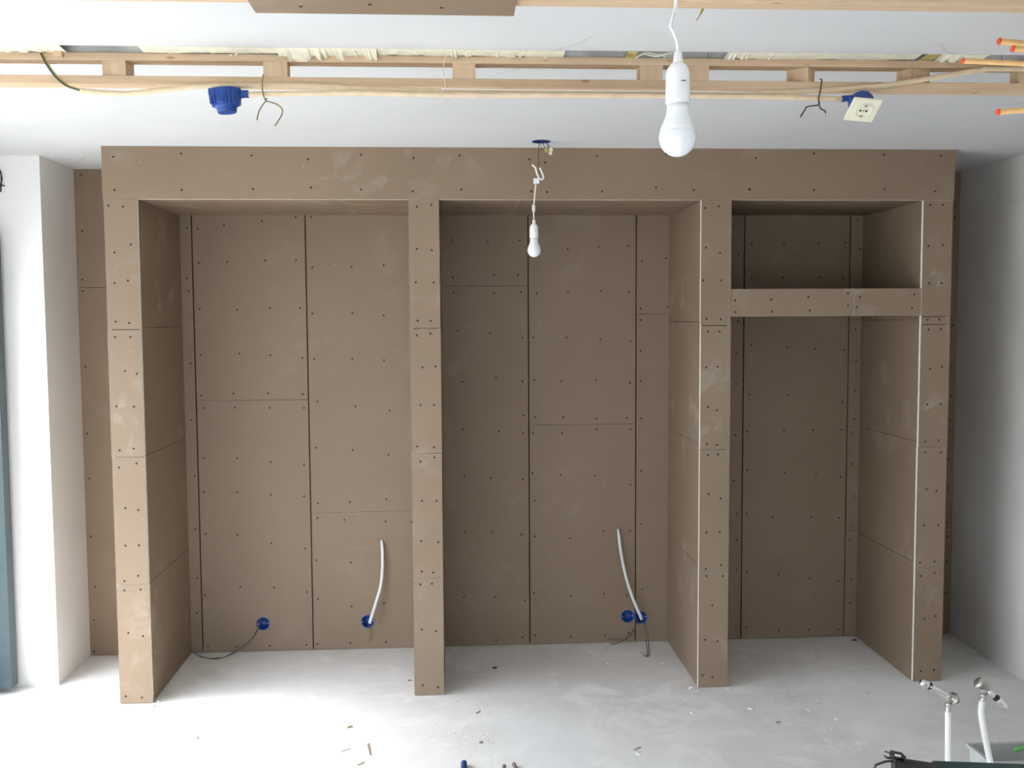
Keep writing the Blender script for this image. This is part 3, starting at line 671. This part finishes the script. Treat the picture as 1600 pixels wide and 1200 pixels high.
cable([[onY(580, 973, D+.01), onY(580, 980, D-.02), onY(587, 990, D-.03), onY(588.5, 1003, D-.035)], [onY(575, 976, D+.01), onY(576.5, 985, D-.015), onY(576, 1003, D-.012)], [onY(577, 976, D+.01), onY(579.5, 987, D-.012), onY(579.5, 1002, D-.012)]], 'thin brown wire ends hanging below the tube-covered blue box', None, .0014, MOL)
cable([[onY(996, 968, D+.01), onY(994, 975, D-.02), onY(989, 987, D-.04), onY(981, 997, D-.06), onY(970, 1003, D-.08), onZ(960, 1006.5, FZ), onZ(954, 1005, FZ)],
       [onY(994, 968, D+.01), onY(992, 980, D-.03), onY(984, 991, D-.045), onY(976, 997, D-.05), onY(962, 999, D-.012), onY(951, 997.5, D-.008)]], 'dark cable pair curving left from the double blue box', [[onZ(951, 1008.5, FZ), onZ(946.5, 1014.5, FZ)]])
cable([[onY(1005, 969, D+.01), onY(1007, 976, D-.04), onY(1009.5, 1000, D-.10), onZ(1011.5, 1021, FZ), onZ(1009, 1025, FZ), onZ(1005, 1022.5, FZ)],
       [onY(1007, 969, D+.01), onY(1009, 978, D-.03), onY(1013, 1000, D-.08), onZ(1014, 1019, FZ), onZ(1013, 1025, FZ), onZ(1010, 1026, FZ)]], 'dark cable pair dropping from the double box straight to the floor', [[onZ(1005, 1022.5, FZ), onZ(1000.5, 1018, FZ+.004)]])
# cable and fitting at the far left wall
cL = onY(3, 282, YLP)
e = empty('cable_outlet', (XWL+.035, YLP-.02, cL.z), 'black wires from a grey outlet high on the left wall beside the window', 'outlet')
bm = bmesh.new(); obox(bm, (onY(5, 286, YLP).x, YLP-.004, onY(5, 287, YLP).z), Vector((1, 0, 0)), Vector((0, 1, 0)), Vector((0, 0, 1)), (.011, .004, .045)); part('back_plate', bm, MWP, e)
for pth in ([(0, 266), (2, 278), (1, 300)], [(1, 270), (3, 280), (-1, 292)], [(3, 289), (7, 291)]):
    part('wire', tube_bm([onY(x, y, YLP-.012) for x, y in pth], .0035, seg=6), MBK, e, True)

# ------------------------------------------------------------------ water valves, lower right
YV = CAM.y+2.62
def VP(x, y, dy=0): return onY(x, y, YV+dy)
kv = 2.66/F_PX
def cone(p, q, prof, m, name, parent, seg=16):
    d = q-p; L = d.length; return part(name, lathe_bm(p, d, [(t*L, r) for t, r in prof], seg), m, parent, True)
base = VP(1481, 1150)
v1 = empty('angle_valve', (base.x, YV, 0), 'chrome angle valve on the straight white riser pipe, handle pointing up left', 'valve')
part('riser_pipe', tube_bm([Vector((base.x+.012, YV, 0)), Vector((base.x+.006, YV, .3)), VP(1481.5, 1180), VP(1481.5, 1112)], 4.9*kv, seg=14), MWP, v1, True)
cone(VP(1481.5, 1113), VP(1482, 1103), [(0, 3.9*kv), (.15, 4.6*kv), (.25, 3.8*kv), (.4, 4.6*kv), (.5, 3.8*kv), (.65, 4.6*kv), (.75, 3.8*kv), (1, 4.2*kv)], MNI, 'press_fitting', v1)
cone(VP(1482, 1104), VP(1482.5, 1098), [(0, 4*kv), (.2, 5.6*kv), (.8, 5.6*kv), (1, 4*kv)], MNI, 'nut', v1, 6)
cone(VP(1484, 1099), VP(1481, 1084), [(0, 4*kv), (.4, 5.5*kv), (.8, 6*kv), (1, 5*kv)], MNI, 'valve_body', v1)
cone(VP(1486, 1091, .004), VP(1452, 1071.5, -.004), [(0, 5.8*kv), (.3, 5.4*kv), (.35, 4.4*kv), (.9, 4.1*kv), (1, 4.1*kv)], MCH, 'stem', v1)
cone(VP(1484, 1089), VP(1495, 1095, .006), [(0, 5.5*kv), (.35, 6*kv), (.36, 10.5*kv), (.55, 10.5*kv), (.6, 6*kv), (1, 5.5*kv)], MNI, 'wall_flange', v1, 22)
cone(VP(1454, 1072.5), VP(1450.5, 1070.5), [(0, 3*kv), (.1, 6.2*kv), (.9, 6.2*kv), (1, 3*kv)], MBK, 'gasket', v1)
cone(VP(1450.5, 1070.8), VP(1439, 1065.5), [(0, 5*kv), (.1, 6.1*kv), (.8, 6.1*kv), (1, 4.8*kv)], MCH, 'handle', v1)
b2 = VP(1548, 1200)
v2 = empty('angle_valve', (b2.x+.03, YV, 0), 'chrome angle valve on the curved white riser pipe, handle pointing down right', 'valve')
part('riser_pipe', tube_bm([Vector((b2.x+.05, YV, 0)), Vector((b2.x+.04, YV, .25)), VP(1552, 1215), VP(1546, 1185), VP(1540, 1155), VP(1534.5, 1125), VP(1533, 1108), VP(1535, 1095)], 5.0*kv, seg=14), MWP, v2, True)
cone(VP(1535, 1097), VP(1537, 1088), [(0, 4*kv), (.3, 4.4*kv), (.6, 3.8*kv), (1, 4.2*kv)], MNI, 'press_fitting', v2)
cone(VP(1536.5, 1089), VP(1537, 1084), [(0, 4*kv), (.2, 5.6*kv), (.8, 5.6*kv), (1, 4*kv)], MNI, 'nut', v2, 6)
cone(VP(1537, 1085), VP(1538, 1070), [(0, 4.5*kv), (.4, 6.5*kv), (.8, 7.5*kv), (1, 6*kv)], MNI, 'valve_body', v2)
cone(VP(1545, 1077), VP(1527, 1065.5), [(0, 5*kv), (.2, 8*kv), (.75, 7.5*kv), (.78, 9.5*kv), (.95, 9.5*kv), (1, 8*kv)], MNI, 'wall_flange', v2, 22)
cone(VP(1541, 1077), VP(1557, 1092), [(0, 5*kv), (.5, 4.4*kv), (1, 4*kv)], MCH, 'stem', v2)
cone(VP(1555.5, 1089.5), VP(1558, 1092), [(0, 3*kv), (.1, 5.8*kv), (.9, 5.8*kv), (1, 3*kv)], MBK, 'gasket', v2)
cone(VP(1557.5, 1091.5), VP(1571, 1107), [(0, 4.5*kv), (.1, 5.8*kv), (.75, 6*kv), (.92, 5.4*kv), (1, 3.5*kv)], MCH, 'handle', v2)
# grey clear tub behind the second pipe
tl = onY(1515, 1163, YV+.20); zr = tl.z
tub = empty('storage_tub', (tl.x+.22, tl.y-.15, 0), 'clear grey plastic tub on the floor behind the curved riser pipe', 'tub')
bm = bmesh.new(); x0_, x1_, y1_, y0_ = tl.x, tl.x+.5, tl.y, tl.y-.12
def ring(z, ins): return [bm.verts.new((x0_+ins, y0_+ins, z)), bm.verts.new((x1_-ins, y0_+ins, z)), bm.verts.new((x1_-ins, y1_-ins, z)), bm.verts.new((x0_+ins, y1_-ins, z))]
rs = [ring(zr, 0), ring(zr, .004), ring(.012, .02)]; ro = [ring(zr, 0) if False else rs[0], ring(.0, .016)]
for p, q in ((rs[0], rs[1]), (rs[1], rs[2]), (ro[0], ro[1])):
    for k in range(4): bm.faces.new((p[k], p[(k+1) % 4], q[(k+1) % 4], q[k]))
bm.faces.new(rs[2]); bm.faces.new(ro[1])
part('tub_body', bm, MTUB, tub)
bm = bmesh.new()
for aa, bb in (((x0_-.008, y0_-.008), (x1_+.008, y0_)), ((x0_-.008, y1_), (x1_+.008, y1_+.008)), ((x0_-.008, y0_), (x0_, y1_)), ((x1_, y0_), (x1_+.008, y1_))): box(bm, (*aa, zr-.008), (*bb, zr+.001))
part('rim', bm, MTUB, tub)
gm = simple('leaf_green', (.10, .42, .08), .5)
gp = onY(1592, 1171, tl.y-.06)
tag(obj('green_scrap', tube_bm([Vector((gp.x-.012, gp.y, zr+.004)), Vector((gp.x+.01, gp.y, zr+.010)), Vector((gp.x+.06, gp.y+.01, zr+.006)), Vector((gp.x+.09, gp.y+.06, zr+.006))], .006, seg=6), gm, None, True), 'bright green plastic strip lying across the tub rim at the right edge', 'strip')
# bench just below the picture that carries the green and black tool
YK = CAM.y+2.25; zk = .655
kc = onY(1440, 1195, YK)
bn = empty('work_trestle', (kc.x+.08, YK-.05, 0), 'low plywood trestle just below the picture at lower right, carrying a green tool', 'trestle')
part('tabletop', bx((kc.x-.22, YK-.20, zk-.018), (kc.x+.40, YK+.055, zk)), MWD, bn)
for sx in (-.19, .34):
    for sy in (-.17, .0): part('leg', bx((kc.x+sx, YK+sy, 0), (kc.x+sx+.035, YK+sy+.035, zk-.018)), MWDV, bn)
def KP(x, y, dy=0): return onY(x, y, YK+dy)
tool = empty('garden_pruner', (kc.x, YK, zk), 'black and dark green power tool with clip and hoop lying at the bottom right edge', 'power tool')
tool.name = 'power_tool'
kk = 2.27/F_PX
bm = bmesh.new(); A_, B_ = KP(1463, 1206), KP(1640, 1218); d_ = (B_-A_).normalized(); u_ = Vector((0, 1, 0)); n_ = d_.cross(u_)
zc = (zk+KP(1463, 1193).z)/2
top_l = KP(1462, 1196.5).z
obox(bm, ((A_.x+B_.x)/2, YK, (zk+top_l)/2-.006), Vector((1, 0, 0)), u_, Vector((0, 0, 1)), ((B_.x-A_.x)/2, .038, (top_l-zk)/2-.006))
for v in bm.verts:
    if v.co.z > zk+.03 and v.co.x > (A_.x+B_.x)/2: v.co.z -= .010
    if v.co.z > zk+.03: v.co.z += .010
bmesh.ops.bevel(bm, geom=bm.edges[:], offset=.006, segments=2, affect='EDGES')
for v in bm.verts: v.co.z = max(v.co.z, zk+.0004)
part('body', bm, MGR, tool)
bm = bmesh.new(); P0, P1 = KP(1404, 1193), KP(1470, 1203); dd = (P1-P0).normalized()
obox(bm, (P0+P1)/2, dd, Vector((0, 1, 0)), dd.cross(Vector((0, 1, 0))), ((P1-P0).length/2+.01, .016, .0085)); part('arm', bm, MBK, tool)
bm = bmesh.new(); dd2 = (KP(1412, 1182)-KP(1394, 1178)).normalized(); nu = dd2.cross(Vector((0, 1, 0)))
obox(bm, KP(1402.5, 1181), dd2, Vector((0, 1, 0)), nu, (10*kk, .012, 4.2*kk)); part('clip', bm, MBK, tool)
bm = bmesh.new(); obox(bm, KP(1403, 1180.5, -.0125), dd2, Vector((0, 1, 0)), nu, (5*kk, .001, 1.6*kk)); part('clip_window', bm, MMT, tool)
bm = bmesh.new(); obox(bm, KP(1402, 1195), Vector((1, 0, 0)), Vector((0, 1, 0)), Vector((0, 0, 1)), (7*kk, .012, 14*kk)); part('clip_neck', bm, MBK, tool)
part('prong', tube_bm([KP(1382.5, 1174), KP(1389, 1176), KP(1396, 1178)], 1.2*kk, seg=6), MBK, tool)
part('prong', tube_bm([KP(1381.5, 1180), KP(1386, 1184), KP(1394, 1184)], lambda t: (1.0+1.6*t)*kk, seg=6), MBK, tool)
part('hoop', tube_bm([Vector((KP(1362, 1205).x, YK, zk+.003)), KP(1367, 1199), KP(1374, 1193.5), KP(1384, 1190), KP(1394, 1190), KP(1400, 1195)], 1.9*kk, seg=8), MBK, tool, True)

# ------------------------------------------------------------------ tools lying at the bottom edge
def fl(px, py, h=0): return onZ(px, py, h)
A_ = fl(725, 1191.5, .013)
sd = empty('screwdriver', (A_.x, A_.y-.12, 0), 'dark blue tool handle lying on the floor at the bottom edge', 'hand tool')
part('handle', lathe_bm(A_, (0, -1, 0), [(0, .011), (.003, .0125), (.05, .0135), (.09, .012), (.10, .009)], 12), simple('navy_plastic', (.012, .04, .16), .5), sd, True)
part('shaft', lathe_bm(A_+Vector((0, -.10, 0)), (0, -1, 0), [(0, .003), (.09, .003), (.095, .002)], 8), MNI, sd, True)
A_, B_ = fl(788, 1197, .009), fl(803, 1194, .009)
mpk = simple('dull_rose_grip', (.22, .15, .16), .6)
pl = empty('pliers', ((A_.x+B_.x)/2, A_.y-.12, 0), 'pliers with two dull rose grips lying on the floor at the bottom edge', 'hand tool')
mdp = (A_+B_)/2+Vector((0, -.13, 0))
part('grip', tube_bm([A_, A_+Vector((-.004, -.05, 0)), mdp+Vector((-.008, .0, 0))], .0085, seg=8), mpk, pl, True)
part('grip', tube_bm([B_, B_+Vector((.004, -.05, 0)), mdp+Vector((.008, .0, 0))], .0085, seg=8), mpk, pl, True)
part('jaw', bx(mdp+Vector((-.011, -.06, -.006)), mdp+Vector((.011, .01, .006)), .003), MNI, pl)

# ------------------------------------------------------------------ debris on the floor
def chip(px, py, sx, sy, sz, rot, mat, name, label, cat):
    c = fl(px, py); bm = bmesh.new()
    obox(bm, (0, 0, sz/2), Vector((1, 0, 0)), Vector((0, 1, 0)), Vector((0, 0, 1)), (sx/2, sy/2, sz/2))
    for v in bm.verts: v.co += Vector((random.uniform(-.12, .12)*sx, random.uniform(-.12, .12)*sy, 0)); v.co.z *= random.uniform(.7, 1)
    o = obj(name, bm, mat, None, loc=(0, 0, 0)); o.location = c; o.rotation_euler = (0, 0, rot); return tag(o, label, cat)
MCHIP = simple('gypsum_chip', (.78, .76, .72), .9)
MSPL = simple('wood_splinter', (.30, .22, .13), .8)
e = empty('wall_plug', fl(1307, 1123), 'off-white capped wall plug lying alone on the floor at lower right', 'wall plug')
c = fl(1304, 1123, .008); part('cap', lathe_bm(c, (1, -.1, 0), [(0, .008), (.008, .008), (.008, .005)], 12), MCRM, e)
part('shank', lathe_bm(c+Vector((.008, -.001, 0)), (1, -.1, -.06), [(0, .005), (.018, .0055), (.02, .003)], 10), MMT, e)
for a in [(1083, 1114, .025, .010, .008, .6, MCHIP, 'gypsum_chip', 'bright white gypsum chip on the floor below the third pier', 'chip'),
          (1172, 1107.5, .022, .012, .007, -.3, MCHIP, 'gypsum_chip', 'white gypsum chip to the right below the third pier, beside a pale patch', 'chip'),
          (929, 1015.5, .022, .006, .004, .1, MCHIP, 'gypsum_chip', 'thin white sliver on the middle bay floor left of the cables', 'chip'),
          (949.5, 1037, .009, .016, .006, .2, MCHIP, 'gypsum_chip', 'small white crumb on the middle bay floor, left of two', 'chip'),
          (1035, 1036.5, .010, .016, .006, -.2, MCHIP, 'gypsum_chip', 'small white crumb on the middle bay floor, right of two', 'chip'),
          (996.5, 1178, .009, .030, .005, .6, MCHIP, 'gypsum_chip', 'white sliver next to a wood splinter in front of the middle bay', 'chip'),
          (996, 1170, .005, .038, .003, -.9, MSPL, 'wood_splinter', 'brown wood splinter lying in front of the middle bay', 'splinter'),
          (577, 1172, .007, .115, .004, .18, MSPL, 'wood_splinter', 'long thin wood splinter on the bright floor at lower left', 'splinter'),
          (564, 1194, .005, .035, .003, -.8, MSPL, 'wood_splinter', 'short splinter at the bottom edge beside the long one', 'splinter'),
          (541, 1172, .004, .045, .002, -.9, MSPL, 'wood_splinter', 'faint short splinter left of the long one', 'splinter'),
          (747, 1113.5, .006, .030, .004, -.6, MSPL, 'wood_splinter', 'dark splinter on the floor right of the second pier foot', 'splinter'),
          (547, 1136.5, .022, .012, .006, .3, MSPL, 'debris_crumb', 'dark crumb on the bright floor in front of left bay', 'crumb'),
          (773, 1044, .022, .010, .006, .2, MBK, 'debris_crumb', 'black crumb on the middle bay floor right of the second pier', 'crumb'),
          (1335, 1000.5, .020, .014, .006, .2, MBK, 'debris_crumb', 'black crumb on the right bay floor by the back corner', 'crumb'),
          (1216, 1129, .022, .008, .004, .1, MSPL, 'debris_crumb', 'dark flake on the floor left of the wall plug', 'crumb'),
          (308.5, 1153, .010, .028, .003, .2, MSPL, 'debris_crumb', 'dark flake on the blown-out floor below the first pier', 'crumb'),
          (640, 1063.5, .018, .008, .004, .3, MSPL, 'debris_crumb', 'small dark crumb left of the second pier foot', 'crumb'),
          (752, 1160.5, .014, .012, .005, .5, MSPL, 'debris_crumb', 'dark crumb in white dust near the bottom centre', 'crumb')]:
    chip(*a)
# piles of crumbs: nobody could count them
bm = bmesh.new()
def crumb(c, s):
    vs = [bm.verts.new(Vector(c)+Vector((random.uniform(-s, s), random.uniform(-s, s), random.uniform(0, s)))) for _ in range(4)]
    for q in ((0,1,2),(0,2,3),(0,3,1),(1,3,2)): bm.faces.new([vs[i] for i in q])
for cx, cy, rx, ry, n_ in ((710, 1140, 60, 25, 90), (745, 1160, 50, 18, 60), (1060, 1100, 14, 7, 16), (1255, 1115, 40, 25, 90), (1300, 1160, 45, 28, 70), (460, 1085, 120, 16, 60), (700, 1110, 260, 70, 120), (1250, 1110, 230, 60, 120), (870, 1100, 25, 20, 30), (1075, 1060, 10, 4, 12), (260, 1090, 30, 8, 30)):
    for _ in range(n_):
        q = onZ(random.gauss(cx, rx*.5), min(1215, random.gauss(cy, ry*.5)), .0005)
        if q.y < -.02: crumb(q, random.uniform(.002, .0065))
for px, py, s in ((1082, 1072, .018), (1090, 1075, .014), (1140, 1071, .017), (1137, 1073, .012), (240, 1097, .016), (246, 1091, .012)):
    for _ in range(5): crumb(onZ(px+random.uniform(-2, 2), py+6+random.uniform(-1, 1), .0005), s*.7)
nw = len(bm.faces)
for cx, cy, rx, ry, n_ in ((745, 1155, 40, 20, 22), (1255, 1110, 40, 20, 22), (460, 1088, 90, 8, 22), (640, 1100, 120, 50, 16), (1200, 1120, 220, 60, 30), (1320, 1090, 60, 30, 16)):
    for _ in range(n_):
        q = onZ(random.gauss(cx, rx*.5), min(1215, random.gauss(cy, ry*.5)), .0005)
        if q.y < -.02: crumb(q, random.uniform(.002, .005))
bm.faces.ensure_lookup_table()
for f in bm.faces[nw:]: f.material_index = 1
tag(obj('floor_crumbs', bm, [MCHIP, MSPL], None, loc=(0, 0, 0)), 'fine white and brown crumbs scattered over the floor', 'debris', None, 'stuff')
